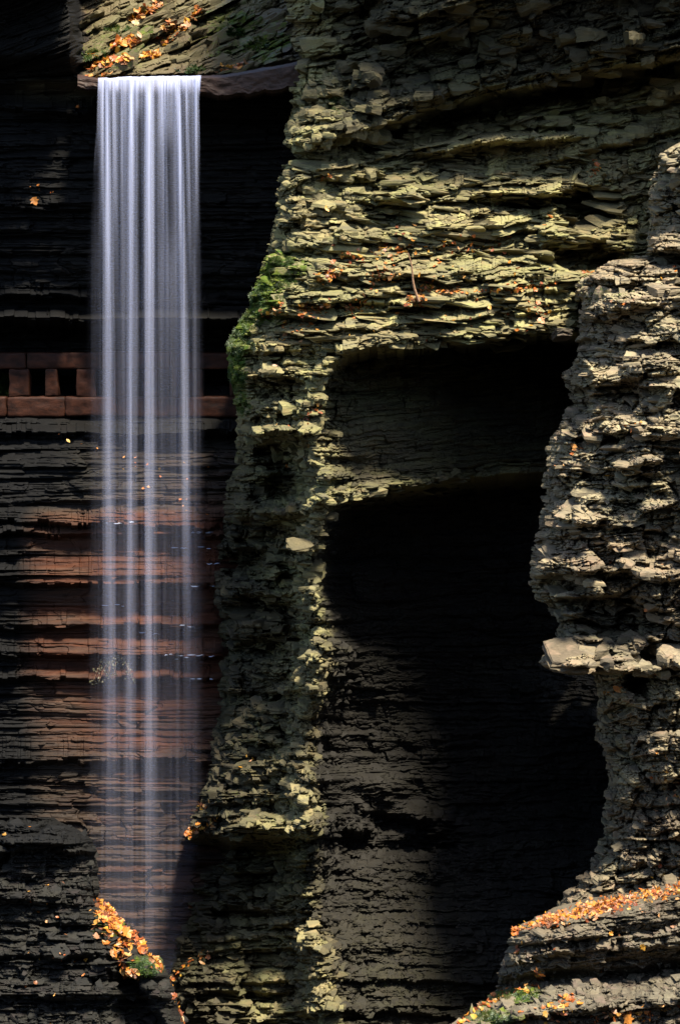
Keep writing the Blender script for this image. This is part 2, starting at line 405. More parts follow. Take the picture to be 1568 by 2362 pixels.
def m_main(PX, PY):
    moss = .75 * blob(PX, PY, 600, 690, 62, 70) + .7 * blob(PX, PY, 552, 790, 34, 70) + .7 * blob(PX, PY, 545, 900, 30, 60) + .5 * blob(PX, PY, 650, 610, 60, 28) \
        + .38 * blob(PX, PY, 780, 240, 50, 26) + .3 * blob(PX, PY, 850, 400, 160, 60) + .22 * blob(PX, PY, 1000, 620, 420, 140) + .15 * blob(PX, PY, 1380, 690, 60, 26) \
        + .3 * blob(PX, PY, 620, 1210, 90, 60) + .3 * blob(PX, PY, 560, 1850, 110, 60) + .3 * blob(PX, PY, 870, 2270, 60, 14) + .28 * blob(PX, PY, 620, 970, 50, 60)
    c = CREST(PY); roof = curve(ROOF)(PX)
    shade_wet = sm(0, 40, PY - roof) * sm(-18, 48, PX - c + 30 * fbm(PX / 20, PY / 12, 73, 3)) * 1.0 * (1 - .06 * sm(1900, 2300, PY) * (1 - sm(1000, 1200, PX)))  # paints the shade of the alcove into the rock colour
    shade_wet = shade_wet * (1 - .42 * (1 - sm(1060, 1120, PY)) * (1 - .6 * sm(900, 1250, PX)))
    shade_wet = shade_wet * (1 - .75 * np.exp(-((PY - curve([(740, 1150), (1250, 1085)])(PX)) / 26) ** 2))  # painted shade held back along the bed that catches light
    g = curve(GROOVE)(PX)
    shade_wet = np.maximum(shade_wet, .72 * (1 - sm(-60, 10, PY - g)) * sm(720, 830, PX))  # shade painted on the rocks above the groove
    shade_wet = np.maximum(shade_wet, .55 * (1 - sm(430, 560, PX - 0 * PY)) * sm(1000, 1200, PY))
    shade_wet = np.maximum(shade_wet, .80 * (1 - sm(60, 250, PX - XL_MAIN(PY))) * sm(900, 1250, PY))  # flank beside the falls: its shade is painted in as darker colour
    return {'moss': np.clip(moss, 0, 1), 'shade_wet': np.clip(shade_wet, 0, 1), 'red': .25 * (1 - sm(20, 200, PY)) * sm(1000, 1200, PX) + 0 * PX}
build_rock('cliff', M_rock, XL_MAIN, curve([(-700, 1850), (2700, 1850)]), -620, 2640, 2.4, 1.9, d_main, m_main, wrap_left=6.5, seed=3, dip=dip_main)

# ---- pillar on the right, nearest the camera
XL_PIL = curve([(-260, 1900), (250, 1680), (330, 1560), (352, 1525), (420, 1500), (470, 1498), (560, 1495), (592, 1480), (600, 1405), (640, 1345), (680, 1318), (700, 1335), (760, 1330), (840, 1325), (860, 1300), (930, 1318), (960, 1298), (1010, 1270), (1060, 1255), (1180, 1246), (1260, 1232), (1320, 1219), (1380, 1232), (1396, 1262), (1440, 1285), (1500, 1262), (1530, 1243), (1545, 1262), (1556, 1372), (1610, 1378), (1690, 1372), (1760, 1400), (1850, 1392), (1930, 1385), (1990, 1365), (2050, 1318), (2075, 1290), (2110, 1265), (2300, 1240), (2700, 1240)])
def dip_pil(PX, PY): return (PX - 1300) * .03
def d_pil(PX, PY, E, ER):
    Y = tps([(1400, -200, 40), (1900, -200, 39), (1500, 350, 39.2), (1568, 350, 38.8), (1520, 560, 39.4), (1400, 620, 38.8), (1568, 640, 38.2), (1350, 800, 38), (1568, 800, 37.3), (1800, 800, 37),
             (1300, 1000, 37.6), (1568, 1000, 36.6), (1260, 1300, 37), (1568, 1300, 36.2), (1300, 1500, 36.6), (1568, 1520, 35.8), (1400, 1700, 37), (1568, 1700, 35.8),
             (1400, 1950, 36.6), (1568, 1950, 35.4), (1300, 2080, 36.4), (1568, 2050, 35.2), (1300, 2600, 36), (1800, 2600, 35), (1800, 1500, 35.5)], PX, PY)
    for cx, cy, rx, ry, A in ((1325, 905, 34, 62, 1.7), (1312, 740, 40, 60, 1.0), (1440, 905, 70, 14, .5), (1545, 595, 60, 16, 1.6), (1420, 660, 60, 14, .4), (1440, 1440, 95, 36, 1.3), (1380, 1395, 110, 16, .9), (1500, 1510, 36, 24, 1.0),
                              (1300, 1345, 50, 22, .7), (1480, 1150, 60, 24, .6), (1470, 1575, 26, 30, 1.0), (1400, 1330, 60, 12, .5), (1560, 1060, 40, 20, .4)):
        Y = Y + A * blob(PX, PY, cx, cy, rx, ry)
    for pts, A, u, d in (([(1240, 1532), (1300, 1535), (1368, 1528)], 1.0, 40, 14), ([(1390, 1538), (1480, 1545), (1568, 1530)], .8, 40, 14), ([(1500, 575), (1700, 570)], .8, 60, 20), ([(1460, 1070), (1568, 1065), (1700, 1060)], .5, 30, 12), ([(1480, 1165), (1700, 1170)], .5, 40, 14),
                         ([(1250, 1200), (1400, 1205), (1500, 1190)], .35, 40, 18), ([(1230, 1325), (1350, 1320), (1568, 1335)], .6, 50, 18), ([(1320, 890), (1450, 868), (1568, 850)], .5, 60, 20), ([(1320, 720), (1450, 700), (1700, 690)], .4, 50, 20), ([(1400, 1800), (1568, 1790)], .3, 60, 30)):
        Y = Y - ledge(PX, PY, pts, A, u, d, f=18)
    Y = Y + .45 * fbm(PX / 90, PY / 100, 31, 3)
    Y = Y + .9 * np.exp(-E / 16) + .9 * np.exp(-E / 60)
    Q = PY + dip_pil(PX, PY)
    low = sm(1560, 1700, PY)
    r, blk = relief(PX, PY, Q, (.42, .38, .18, .09, .20), 23, 1.5)
    r = r + .55 * cells(PX, Q * 1.4, 74, 353)
    return Y + .5 - r, blk
def m_pil(PX, PY):
    moss = .30 * blob(PX, PY, 1395, 675, 65, 24) + .20 * blob(PX, PY, 1400, 1000, 240, 420)
    shade_wet = .35 * blob(PX, PY, 1400, 1430, 200, 80) + .25 * sm(1560, 1750, PY)  # darker in the hollow and on the lower part
    return {'moss': np.clip(moss, 0, 1), 'shade_wet': np.clip(shade_wet, 0, 1), 'red': .12 * blob(PX, PY, 1460, 1300, 140, 60)}
build_rock('pillar_cliff', M_pillar, XL_PIL, curve([(-700, 2000), (2700, 2000)]), -240, 2640, 2.3, 1.9, d_pil, m_pil, wrap_left=9, seed=5, dip=dip_pil)

# ---- leaf covered ledge, bottom right
TOPB = [(1180, 2146), (1274, 2091), (1349, 2071), (1434, 2061), (1568, 2024), (2000, 1900)]
TOPF = [(1170, 2154), (1309, 2118), (1384, 2113), (1484, 2093), (1568, 2064), (2000, 1960)]
XL_FOR = curve([(1850, 2000), (1975, 1780), (2020, 1580), (2058, 1436), (2070, 1350), (2092, 1272), (2125, 1215), (2146, 1180), (2175, 1171), (2215, 1164), (2232, 1150), (2262, 1146), (2292, 1140), (2320, 1100), (2340, 1075), (2361, 1050), (2420, 960), (2640, 900)])
def dip_for(PX, PY): return (PX - 1200) * .14
def d_for(PX, PY, E, ER):
    yb = curve(TOPB)(PX); yf = curve(TOPF)(PX)
    f0 = 33.4 + (PX - 1200) * -.0012
    t = (PY - yb) / np.maximum(yf - yb, 6)
    Y = f0 + 1.5 * (1 - np.clip(t, -1, 1)) + np.clip(-t, 0, 3) * .5
    s2 = curve([(1100, 2318), (1174, 2278), (1300, 2262), (1459, 2256), (1568, 2236), (2000, 2160)])(PX)
    d2 = PY - s2
    Y = Y + .75 * sm(-34, -8, d2) * (1 - sm(-6, 14, d2)) - 1.7 * sm(-8, 80, d2) + .2 * sm(-80, -20, d2)
    Y = Y - ledge(PX, PY, [(1180, 2172), (1320, 2160), (1450, 2160), (1700, 2140)], .25, 20, 14) - ledge(PX, PY, [(1170, 2215), (1300, 2195), (1568, 2175), (1800, 2140)], .35, 26, 14)
    Y = Y - ledge(PX, PY, [(1140, 2345), (1300, 2330), (1568, 2300), (1800, 2250)], .4, 40, 14)
    Y = Y + 1.1 * np.exp(-E / 18) + .6 * np.exp(-E / 60)
    bench = np.exp(-((t - .4) / .75) ** 2)
    r, blk = relief(PX, PY, PY + dip_for(PX, PY), (.42 * (1 - .8 * bench), .30 * (1 - .8 * bench), .12, .06, .10 * (1 - .7 * bench)), 43, .8)
    return Y + .3 - r, blk
def m_for(PX, PY):
    return {'moss': np.clip(.6 * blob(PX, PY, 1190, 2295, 60, 18) + .45 * blob(PX, PY, 1130, 2345, 70, 20) + .15, 0, 1), 'shade_wet': .18 + 0 * PX, 'red': 0 * PX}
build_rock('fore_cliff', M_fore, XL_FOR, curve([(0, 2150), (2700, 2150)]), 1860, 2640, 2.0, 1.7, d_for, m_for, wrap_left=6, seed=7, dip=dip_for)

# ---- dark spur, bottom left, with the leafy edge beside the falling water
XR_SPUR = [(1880, 120), (1900, 150), (1912, 180), (1935, 215), (1960, 224), (2072, 228), (2084, 240), (2100, 260), (2122, 282), (2150, 322), (2200, 344), (2236, 384), (2268, 400), (2312, 410), (2361, 427), (2640, 470)]
def xr_spur(py):
    b = curve(XR_SPUR)(py)
    return b + 6 * fbm(py / 14, py * 0, 5, 4) * sm(1900, 1960, py)
def d_spur(PX, PY, E, ER):
    Y = 36.6 - (PX - 100) * .002 - (PY - 2000) * .0022
    Y = Y + 1.6 * np.exp(-ER / 16) + 1.0 * np.exp(-ER / 55) + 5.0 * (1 - sm(1898, 1912, PY + 22 * fbm(PX / 40, PX * 0, 71, 4)))
    Y = Y + .9 * sm(10, 60, PY - curve([(225, 2130), (330, 2240), (430, 2420)])(PX)) * sm(230, 300, PX)
    for pts, A, u, d in (([(-200, 1960), (120, 1955), (230, 1965)], .5, 40, 14), ([(-200, 2060), (220, 2075)], .35, 40, 12), ([(-200, 2190), (300, 2200)], .35, 40, 12), ([(220, 2225), (330, 2245), (400, 2260)], .35, 60, 12), ([(-200, 2290), (420, 2300)], .35, 40, 12)):
        Y = Y - ledge(PX, PY, pts, A, u, d)
    r, blk = relief(PX, PY, PY + PX * .0, (.42, .32, .15, .05, .05), 63, .8)
    return Y - r, blk
def m_spur(PX, PY):
    moss = .6 * blob(PX, PY, 340, 2225, 48, 30) + .5 * blob(PX, PY, 255, 2130, 40, 40) + .3 * blob(PX, PY, 330, 2320, 80, 26)
    return {'moss': np.clip(moss, 0, 1), 'shade_wet': np.clip(.6 + .4 * (1 - sm(1930, 2010, PY)), 0, 1), 'red': 0 * PX}  # darker colour along the top of the spur
# mirrored build: the outline is on the right, so wrap by hand
def spur():
    y0, y1, sy, sx = 1885, 2640, 1.9 * RES, 2.1 * RES
    py = np.linspace(y0, y1, int((y1 - y0) / sy) + 1); R = xr_spur(py); Lx = np.full_like(py, -320)
    cols = int(np.max(R - Lx) / sx); u = np.linspace(0, 1, cols)
    PX = Lx[:, None] + (R - Lx)[:, None] * u[None]; PY = np.repeat(py[:, None], cols, 1)
    Y, blk = d_spur(PX, PY, PX - Lx[:, None], R[:, None] - PX)
    a = m_spur(PX, PY); a['block'] = blk
    K = 20; s = np.linspace(0, 1, K)[1:] * 5
    PX2 = np.c_[PX, PX[:, -1:] - s[None] * 9]; Y2 = np.c_[Y, Y[:, -1:] + s[None]]; PY2 = np.c_[PY, np.repeat(py[:, None], K - 1, 1)]
    for k in a: a[k] = np.c_[a[k], np.repeat(a[k][:, -1:], K - 1, 1)]
    V = at(PX2, PY2, Y2)
    # the top closes backwards
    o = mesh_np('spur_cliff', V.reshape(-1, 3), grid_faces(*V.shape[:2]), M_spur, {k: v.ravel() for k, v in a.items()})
    link(o, kind='structure')
    STORE['spur_cliff'] = (PX2, PY2, V); ATT['spur_cliff'] = a
spur()

# ---- the wall behind the falling water and the slope above its lip
LIP = [(-400, 205), (0, 180), (170, 176), (225, 184), (345, 180), (465, 178), (520, 176), (660, 150), (760, 130)]
def dip_back(PX, PY):
    return np.where(PX > -999, (PX - 300) * (.42 * (1 - sm(150, 200, PY)) + .0), 0)
def d_back(PX, PY, E, ER):
    lip = curve(LIP)(PX); d = PY - lip
    face = tps([(-300, 300, 46.4), (100, 300, 46.2), (350, 300, 46.6), (600, 300, 46.6), (800, 300, 46.6), (-300, 600, 46.5), (200, 600, 46.7), (700, 600, 46.8),
                (-300, 820, 48), (200, 820, 48), (700, 820, 48), (-300, 940, 47.5), (200, 940, 47.5), (700, 940, 47.5), (-300, 1010, 45.2), (200, 1010, 45.2), (700, 1010, 45.4), (-300, 1250, 44.6), (200, 1250, 44.5), (700, 1250, 45),
                (-300, 1600, 44.6), (200, 1600, 44.5), (700, 1600, 44.8), (-300, 2000, 44), (700, 2000, 44.4), (-300, 2600, 43), (700, 2600, 43)], PX, PY)
    Y = face + .9 * sm(0, 50, d) * np.exp(-np.clip(d - 50, 0, 999) / 150) - 1.0 * (1 - sm(14, 34, d)) * sm(180, 240, PX)
    slope = np.clip(-d, 0, 600)
    Y = Y + (slope * .030 + .25 * sm(0, 20, slope)) * (sm(160, 190, PX))
    # dark block top left
    blk_x = curve([(-700, 160), (0, 164), (40, 176), (100, 184), (150, 190), (175, 188)])(PY)
    m = (1 - sm(-10, 6, PX - blk_x + 16 * fbm(PY / 16, PY * 0, 66, 4))) * (1 - sm(120, 176, PY))
    Y = Y - 1.3 * m - 2.6 * (1 - sm(230, 300, PX)) * (1 - sm(-70, -30, PY + 10 * fbm(PX / 30, PX * 0, 68, 3)))  # last term: unseen overhang above the frame, added to shade this corner
    for pts, A, u, dd in (([(-300, 250), (0, 245), (230, 262)], .5, 40, 12), ([(-300, 470), (230, 478)], .35, 30, 10), ([(-300, 655), (230, 690), (500, 700)], .5, 30, 14), ([(-300, 725), (240, 735), (600, 730)], 1.9, 20, 30),
                          ([(200, 725), (500, 735)], .3, 40, 20), ([(-300, 1000), (100, 992), (300, 1000), (600, 985)], .8, 20, 20), ([(-300, 1190), (500, 1215)], .45, 40, 12), ([(-300, 1225), (520, 1232)], .35, 26, 10),
                          ([(-300, 1340), (520, 1345)], .5, 90, 12), ([(-300, 1440), (520, 1442)], .3, 30, 10), ([(-300, 1505), (520, 1512)], .4, 50, 10), ([(-300, 1560), (520, 1563)], .3, 30, 10), ([(-300, 1750), (520, 1752)], .4, 60, 14)):
        Y = Y - ledge(PX, PY, pts, A, u, dd, f=30)
    # slanting beds of the leafy slope
    up = 1 - sm(-12, 0, d)
    sl = sm(160, 200, PX) * up
    Q = PY + dip_back(PX, PY)
    r1, b1 = relief(PX * .42, PY, Q, (.38, .22, .09, .015, .0), 83, .7)
    r2, b2 = relief(PX, PY, PY + (PX - 300) * .42, (1.3, .7, .14, .04, .12), 93, .8)
    lipm = sm(190, 230, PX) * np.exp(-(d / 16) ** 2) * (1 - sm(-8, 4, -d))
    r1 = r1 * (1 - .9 * lipm) * (1 - .68 * sm(1150, 1230, PY) * (1 - .6 * sm(1600, 1800, PY)) * sm(20, 160, PX))
    return Y - r1 * (1 - sl) - r2 * sl, b1 * (1 - sl) + b2 * sl
def m_back(PX, PY):
    lip = curve(LIP)(PX); d = PY - lip
    up = (1 - sm(-10, 0, d)) * sm(184, 202, PX)
    moss = up * (.24 + .34 * fbm(PX / 70, (PY + PX * .42) / 16, 8, 3) + .35 * blob(PX, PY, 560, 90, 110, 60) + .2 * blob(PX, PY, 260, 110, 90, 50)) + .2 * blob(PX, PY, 10, 880, 30, 70) + .5 * blob(PX, PY, 12, 900, 26, 40)
    red = (.95 * sm(1130, 1230, PY) * (1 - .6 * sm(1560, 1800, PY)) * sm(-60, 120, PX) * (1 - .3 * sm(400, 520, PX)) + .35 * sm(990, 1060, PY) * sm(150, 300, PX) + .25 * up) * (.72 + .38 * sm(-.3, .4, fbm(PX / 160, PY / 22, 12, 3)))
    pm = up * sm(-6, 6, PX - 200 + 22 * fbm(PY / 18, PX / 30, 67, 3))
    shade_wet = (.75 + .25 * (1 - sm(0, 160, PX))) * (1 - pm) * (1 - .95 * np.clip(red * 1.3, 0, 1) * sm(-20, 150, PX))  # damp wall, with shade painted in towards the left and top-left block
    shade_wet = np.clip(shade_wet * 1.25, 0, 1)
    return {'pale': np.clip(up * 1.0 * sm(-6, 6, PX - 200 + 22 * fbm(PY / 18, PX / 30, 67, 3)) + .5 * sm(178, 195, PY) * (1 - sm(200, 250, PY)) * sm(0, 120, PX) * (1 - sm(200, 260, PX)), 0, 1), 'moss': np.clip(moss, 0, 1), 'shade_wet': shade_wet, 'red': np.clip(red, 0, 1)}
M_slope_back = M_back
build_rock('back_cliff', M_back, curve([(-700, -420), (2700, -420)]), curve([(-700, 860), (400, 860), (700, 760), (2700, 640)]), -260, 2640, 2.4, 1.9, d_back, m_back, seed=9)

# ---- ground: stream bed below, opposite gorge side behind the camera
def ground():
    n = 160
    x = np.linspace(-90, 90, n); y = np.linspace(-60, 120, n)
    X, Yg = np.meshgrid(x, y)
    Z = 2.0 + .7 * fbm(X / 5, Yg / 5, 3, 4)
    V = np.stack([X, Yg, Z], -1)
    z = np.zeros(n * n)
    o = mesh_np('ground', V.reshape(-1, 3), grid_faces(n, n, True), M_spur, {'moss': z, 'shade_wet': z + .5, 'red': z, 'block': z + .5}, True)
    link(o, kind='structure')
    n = 120
    x = np.linspace(-50, 60, n); z = np.linspace(0, 34, n)
    X, Z = np.meshgrid(x, z)
    Yw = -8 - .25 * Z + 2.2 * fbm(X / 7, Z / 3, 9, 5)
    V = np.stack([X, Yw, Z], -1); zz = np.zeros(n * n)
    o = mesh_np('opposite_cliff', V.reshape(-1, 3), grid_faces(n, n, True), M_spur, {'moss': zz + .3, 'shade_wet': zz + .4, 'red': zz, 'block': zz + .5})
    link(o, kind='structure')
ground()

# ------------------------------------------------------------------ broken plates of shale standing out of the walls
rp = random.Random(77)
def idx(store, px, py):
    PX, PY, V = STORE[store]
    yy = PY[:, 0]; i = int(np.clip(np.searchsorted(yy, py), 2, len(yy) - 3))
    j = int(np.argmin(np.abs(PX[i] - px))); return i, min(max(j, 2), PX.shape[1] - 3)
LIM = {'cliff': XL_MAIN, 'pillar_cliff': XL_PIL, 'fore_cliff': XL_FOR}
def plates(store, mat, regions, slope=0.0):
    """regions: (px function, py0, py1, count, width range, thickness ratio, stand-out range)"""
    V, T = [], []; A = {k: [] for k in ATT[store]}
    PX, PY, S = STORE[store]
    for fx, y0, y1, n, w0, w1, th, s0, s1 in regions:
        for _ in range(n):
            py = rp.uniform(y0, y1); px = fx(py)
            if px < -120 or px > 1660: continue
            i, j = idx(store, px, py); p = S[i, j]
            w = w0 * (w1 / w0) ** (rp.random() ** 1.5)
            if store in LIM: w = min(w, .16 + max(0, px - float(LIM[store](py))) / 100 * 1.2)
            t = w * rp.uniform(*th); t = min(max(t, .02), .28); d = w * rp.uniform(.4, .85) + .12
            out = rp.uniform(s0, s1) * min(1, .5 + w)
            m = rp.choice((3, 4, 4, 5, 6)); a0 = rp.uniform(0, 6.28)
            cr = []
            for k in range(m):
                a = a0 + 6.283 * (k + rp.uniform(-.34, .34)) / m; q = rp.uniform(.62, 1.15)
                cr.append((math.cos(a) * w * .58 * q, math.sin(a) * d * .55 * q))
            ring = []
            for k in range(m):
                a, b = cr[k], cr[(k + 1) % m]
                ring.append(a)
                for f in (.36, .7):
                    q = 1 + rp.gauss(0, .06); ring.append(((a[0] + (b[0] - a[0]) * f) * q, (a[1] + (b[1] - a[1]) * f) * q))
            m = len(ring)
            sl = slope + rp.gauss(0, .07); fw = rp.gauss(.14, .20); tw = rp.gauss(0, .05); wx = rp.gauss(0, .5) / w; wy = rp.uniform(-.2, 1.3) / d
            o = len(V)
            for z, q in ((-.5, rp.uniform(.7, 1)), (-.12, rp.uniform(.95, 1.03)), (.3, rp.uniform(.9, 1.04)), (.5, rp.uniform(.72, .95))):
                jx = rp.gauss(0, .03) * w
                for x, y in ring:
                    e = 1 + rp.gauss(0, .045)
                    V.append((p[0] + x * q * e + jx, p[1] + y * q * e + d * .5 - out, p[2] + z * t * min(1.5, max(.25, 1 + x * wx + y * wy)) + x * sl + y * fw + (x * y) * tw + rp.gauss(0, .05) * t))
            nv = 4 * m
            for l in range(3):
                for k in range(m):
                    a = o + l * m + k; b = o + l * m + (k + 1) % m
                    T.append((a, b, b + m)); T.append((a, b + m, a + m))
            for k in range(1, m - 1):
                T.append((o + 3 * m, o + 3 * m + k, o + 3 * m + k + 1)); T.append((o, o + k + 1, o + k))
            for key in A:
                v = rp.uniform(.08, .68) if key == 'block' else float(ATT[store][key][i, j])
                A[key] += [v] * nv
    o = mesh_np('shale_rubble', np.array(V), np.array(T), mat, {k: np.array(v) for k, v in A.items()})
    link(o, kind='stuff')
    PL.setdefault(store, [[], []]); q = len(PL[store][0]); PL[store][0] += V; PL[store][1] += [(a + q, b + q, c + q) for a, b, c in T]
PL = {}
U = rp.uniform
XLm = lambda py: float(XL_MAIN(py))
plates('cliff', M_rock, [
    (lambda y: U(640, 1500), 330, 560, 620, .25, 1.9, (.04, .14), .03, .24), (lambda y: U(640, 1500), 330, 560, 350, .12, .5, (.10, .3), .02, .16), (lambda y: U(620, 1330), 540, 790, 620, .22, 1.7, (.04, .13), .02, .18), (lambda y: U(620, 1330), 540, 790, 350, .10, .45, (.08, .25), .02, .12),
    (lambda y: XLm(y) + U(20, 200), 150, 620, 480, .15, .6, (.2, .6), .03, .24)], -.10)
plates('cliff', M_rock, [(lambda y: U(700, 1650), -60, 330, 420, .3, 1.1, (.2, .5), .03, .26)], .0)
plates('cliff', M_rock, [
    (lambda y: XLm(y) + abs(rp.gauss(0, 16)) + 11, 150, 2361, 620, .12, .42, (.18, .5), .02, .2),
    (lambda y: U(XLm(y) + 12, 735), 760, 1900, 1000, .14, .55, (.15, .45), .03, .22),
    (lambda y: float(CREST(y)) + rp.gauss(-5, 22), 800, 1900, 600, .08, .5, (.12, .36), .02, .18),
    (lambda y: float(CREST(y)) + rp.gauss(-10, 60), 1850, 2361, 420, .10, .4, (.12, .3), .02, .12),
    (lambda y: U(430, 730), 1850, 2361, 500, .12, .5, (.10, .26), .03, .16),
    (lambda y: U(740, 1250), 1150, 2361, 500, .15, .6, (.06, .18), .02, .1), (lambda y: U(720, 980), 1880, 2330, 1500, .07, .34, (.12, .32), .03, .15),
    (lambda y: U(560, 800), 1480, 1800, 500, .07, .3, (.12, .35), .02, .14),
    (lambda y: (lambda x: x)(U(740, 1100)), 1085, 1170, 160, .2, .9, (.06, .2), .0, .12), (lambda y: U(745, 1300), 745, 790, 120, .2, .7, (.08, .2), .03, .2)], -.03)
plates('pillar_cliff', M_pillar, [
    (lambda y: U(float(XL_PIL(y)) + 12, 1640), 350, 1550, 1700, .08, .75, (.08, .32), .0, .14),
    (lambda y: U(float(XL_PIL(y)) + 4, 1640), 1540, 2090, 900, .07, .32, (.15, .45), .0, .10),
    (lambda y: float(XL_PIL(y)) + 8 + abs(rp.gauss(0, 12)), 350, 2080, 380, .08, .34, (.2, .5), .01, .14),
    (lambda y: U(1290, 1600), 1500, 1550, 60, .25, .7, (.2, .45), .08, .3)], -.02)
plates('fore_cliff', M_fore, [(lambda y: U(float(XL_FOR(y)) + 4, 1640), 2120, 2400, 1000, .07, .34, (.12, .35), .02, .14)], -.10)
plates('spur_cliff', M_spur, [(lambda y: U(-60, float(xr_spur(y)) - 4), 1900, 2400, 650, .10, .45, (.12, .35), .02, .16)])
plates('back_cliff', M_back, [(lambda y: U(-60, 620), 190, 720, 420, .2, .8, (.05, .16), .02, .14), (lambda y: U(-60, 520), 960, 1900, 420, .15, .7, (.05, .16), .01, .09)])
plates('back_cliff', M_back, [(lambda y: U(205, 680), -40, 165, 420, .2, 1.1, (.12, .35), .05, .35)], .40)
plates('back_cliff', M_back, [(lambda y: U(455, 670), 158, 215, 60, .15, .6, (.1, .3), -.9, -.6)], .08)

# ------------------------------------------------------------------ falling water
def water_material(name, col):
    m, nt = nodes(name); L = nt.links.new
    a = N(nt, 'ShaderNodeAttribute', attribute_name='flow')
    g = N(nt, 'ShaderNodeNewGeometry')
    mp = N(nt, 'ShaderNodeMapping'); mp.inputs['Scale'].default_value = (6, 3, .06); L(g.outputs['Position'], mp.inputs[0])
    n = N(nt, 'ShaderNodeTexNoise'); n.inputs['Scale'].default_value = 1; n.inputs['Detail'].default_value = 2; L(mp.outputs[0], n.inputs[0])
    al = math_(nt, 'MULTIPLY', a.outputs['Fac'], ramp(nt, n.outputs[0], [(.3, .7), (.7, 1.)]))
    al = math_(nt, 'MINIMUM', al, .97)
    d = N(nt, 'ShaderNodeBsdfDiffuse'); d.inputs[0].default_value = (*col, 1)
    t = N(nt, 'ShaderNodeBsdfTranslucent'); t.inputs[0].default_value = (*col, 1)
    ms = N(nt, 'ShaderNodeMixShader'); ms.inputs[0].default_value = .35; L(d.outputs[0], ms.inputs[1]); L(t.outputs[0], ms.inputs[2])
    tr = N(nt, 'ShaderNodeBsdfTransparent')
    mx = N(nt, 'ShaderNodeMixShader'); L(al, mx.inputs[0]); L(tr.outputs[0], mx.inputs[1]); L(ms.outputs[0], mx.inputs[2])
    o = N(nt, 'ShaderNodeOutputMaterial'); L(mx.outputs[0], o.inputs[0])
    return m
M_water = water_material('falling_water', (.49, .525, .72))
fall = empty('waterfall', at(345, 181, 44.9), 'tall thin veil of white falling water in streaks, pouring from the straight rock lip', 'waterfall')
WLIP = curve(LIP)
def fall_y(py, off):       # water leaves the lip with some speed and falls in an arc
    t = np.clip((py - 178) / 400, 0, 6)
    return 44.1 - .42 * np.sqrt(t + .0001) - off
def sheet(name, x0, x1, n, dens, off, ya=176, yb=2420, rows=420, spread=0.0):
    py = np.linspace(0, 1, rows) ** 1.3 * (yb - ya) + ya
    u = np.linspace(0, 1, n)
    L0 = x0(py) if callable(x0) else np.full_like(py, x0); R0 = x1(py) if callable(x1) else np.full_like(py, x1)
    PX = L0[:, None] + (R0 - L0)[:, None] * u[None]; PY = np.repeat(py[:, None], n, 1)
    Y = fall_y(PY, off) + .10 * fbm(PX / 14, PY / 900, 4, 3)
    top = np.clip((PY - ya) / 8, 0, 1)
    Y = Y + .5 * (1 - top)
    lipy = WLIP(PX) + 2.2 * fbm(PX / 11, PX * 0, 61, 3); PY = np.where(PY < lipy + 6, lipy - 4 + (PY - ya) * .5, PY)
    D = dens(PX, PY, np.repeat(u[None], rows, 0))
    V = at(PX, PY, Y)
    V = V - np.array(fall.location)
    o = mesh_np(name, V.reshape(-1, 3), grid_faces(rows, n), M_water, {'flow': np.clip(D, 0, 1).ravel()}, True)
    return link(o, parent=fall)
FALLOFF = curve([(170, .85), (300, .58), (500, .36), (800, .22), (1100, .15), (1500, .115), (1900, .10), (2100, .12), (2400, .12)])
def veil_d(PX, PY, U):
    fo = FALLOFF(PY)
    top = 1 - sm(190, 430, PY)
    st = .5 + .5 * fbm(PX / 7.5, PY / 2600 + 3, 14, 4) + .14 * fbm(PX / 3.2, PY / 1900 + 8, 24, 2)
    st = np.clip(st, 0, 1.2); st = st + (.75 - st) * .7 * sm(1500, 2100, PY)
    e = np.minimum(sm(0, .22, U), sm(0, .16, 1 - U)); e = e * (1 - top) + np.minimum(sm(0, .015, U), sm(0, .015, 1 - U)) * top
    gap = 1 - .62 * np.exp(-((PX - 322) / 9) ** 2) * sm(230, 290, PY) * (1 - sm(500, 800, PY)) - .78 * np.exp(-((PX - 386) / 18) ** 2) * sm(270, 370, PY) * (1 - sm(480, 640, PY)) - .45 * np.exp(-((PX - 432) / 8) ** 2) * sm(230, 290, PY) * (1 - sm(600, 900, PY))
    lip = (1 - sm(180, 222, PY)) * (.35 + .5 * vn(PX / 9, PX * 0, 62))
    return np.clip((fo * (.10 + 1.0 * st ** 1.7) * gap + lip) * e, 0, 1)
sheet('veil', curve([(176, 226), (300, 222), (600, 198), (1200, 196), (1900, 190), (2330, 200)]), curve([(176, 466), (230, 461), (600, 470), (1200, 482), (1900, 478), (2150, 440), (2420, 430)]), 340, veil_d, 0)
def strand(px_top, px_bot, w0, w1, k, yend, off):
    c = curve([(176, px_top), (600, px_top + (px_bot - px_top) * .4), (1400, px_top + (px_bot - px_top) * .8), (2330, px_bot)]); w = curve([(176, w0), (500, (w0 + w1) * .5), (1200, w1), (2330, w1 * 1.35)])
    def dd(PX, PY, U):
        s = np.sin(U * math.pi) ** 1.6
        return s * k * np.interp(PY, [176, 220, 700, 1500, 2000, 2300], [.3, .95, .46, .25, .16, .10]) * (1 - sm(max(240, yend - 650), yend, PY)) * (.75 + .35 * fbm(PX / 3, PY / 900, int(px_top), 3))
    sheet('strand', lambda y: c(y) - w(y), lambda y: c(y) + w(y), 26, dd, off, yb=yend, rows=200)
strand(236, 236, 6, 10, .6, 640, .08)
strand(247, 256, 7, 20, .80, 2150, .10)
strand(264, 276, 6, 10, .6, 680, .12)
strand(282, 284, 4, 7, .4, 520, .10)
strand(303, 300, 8, 13, .95, 2150, .16)
strand(345, 348, 13, 20, 1.0, 2320, .20)
strand(374, 396, 10, 14, .45, 900, .12)
strand(411, 438, 7, 15, .9, 1750, .16)
strand(430, 452, 5, 9, .55, 800, .12)
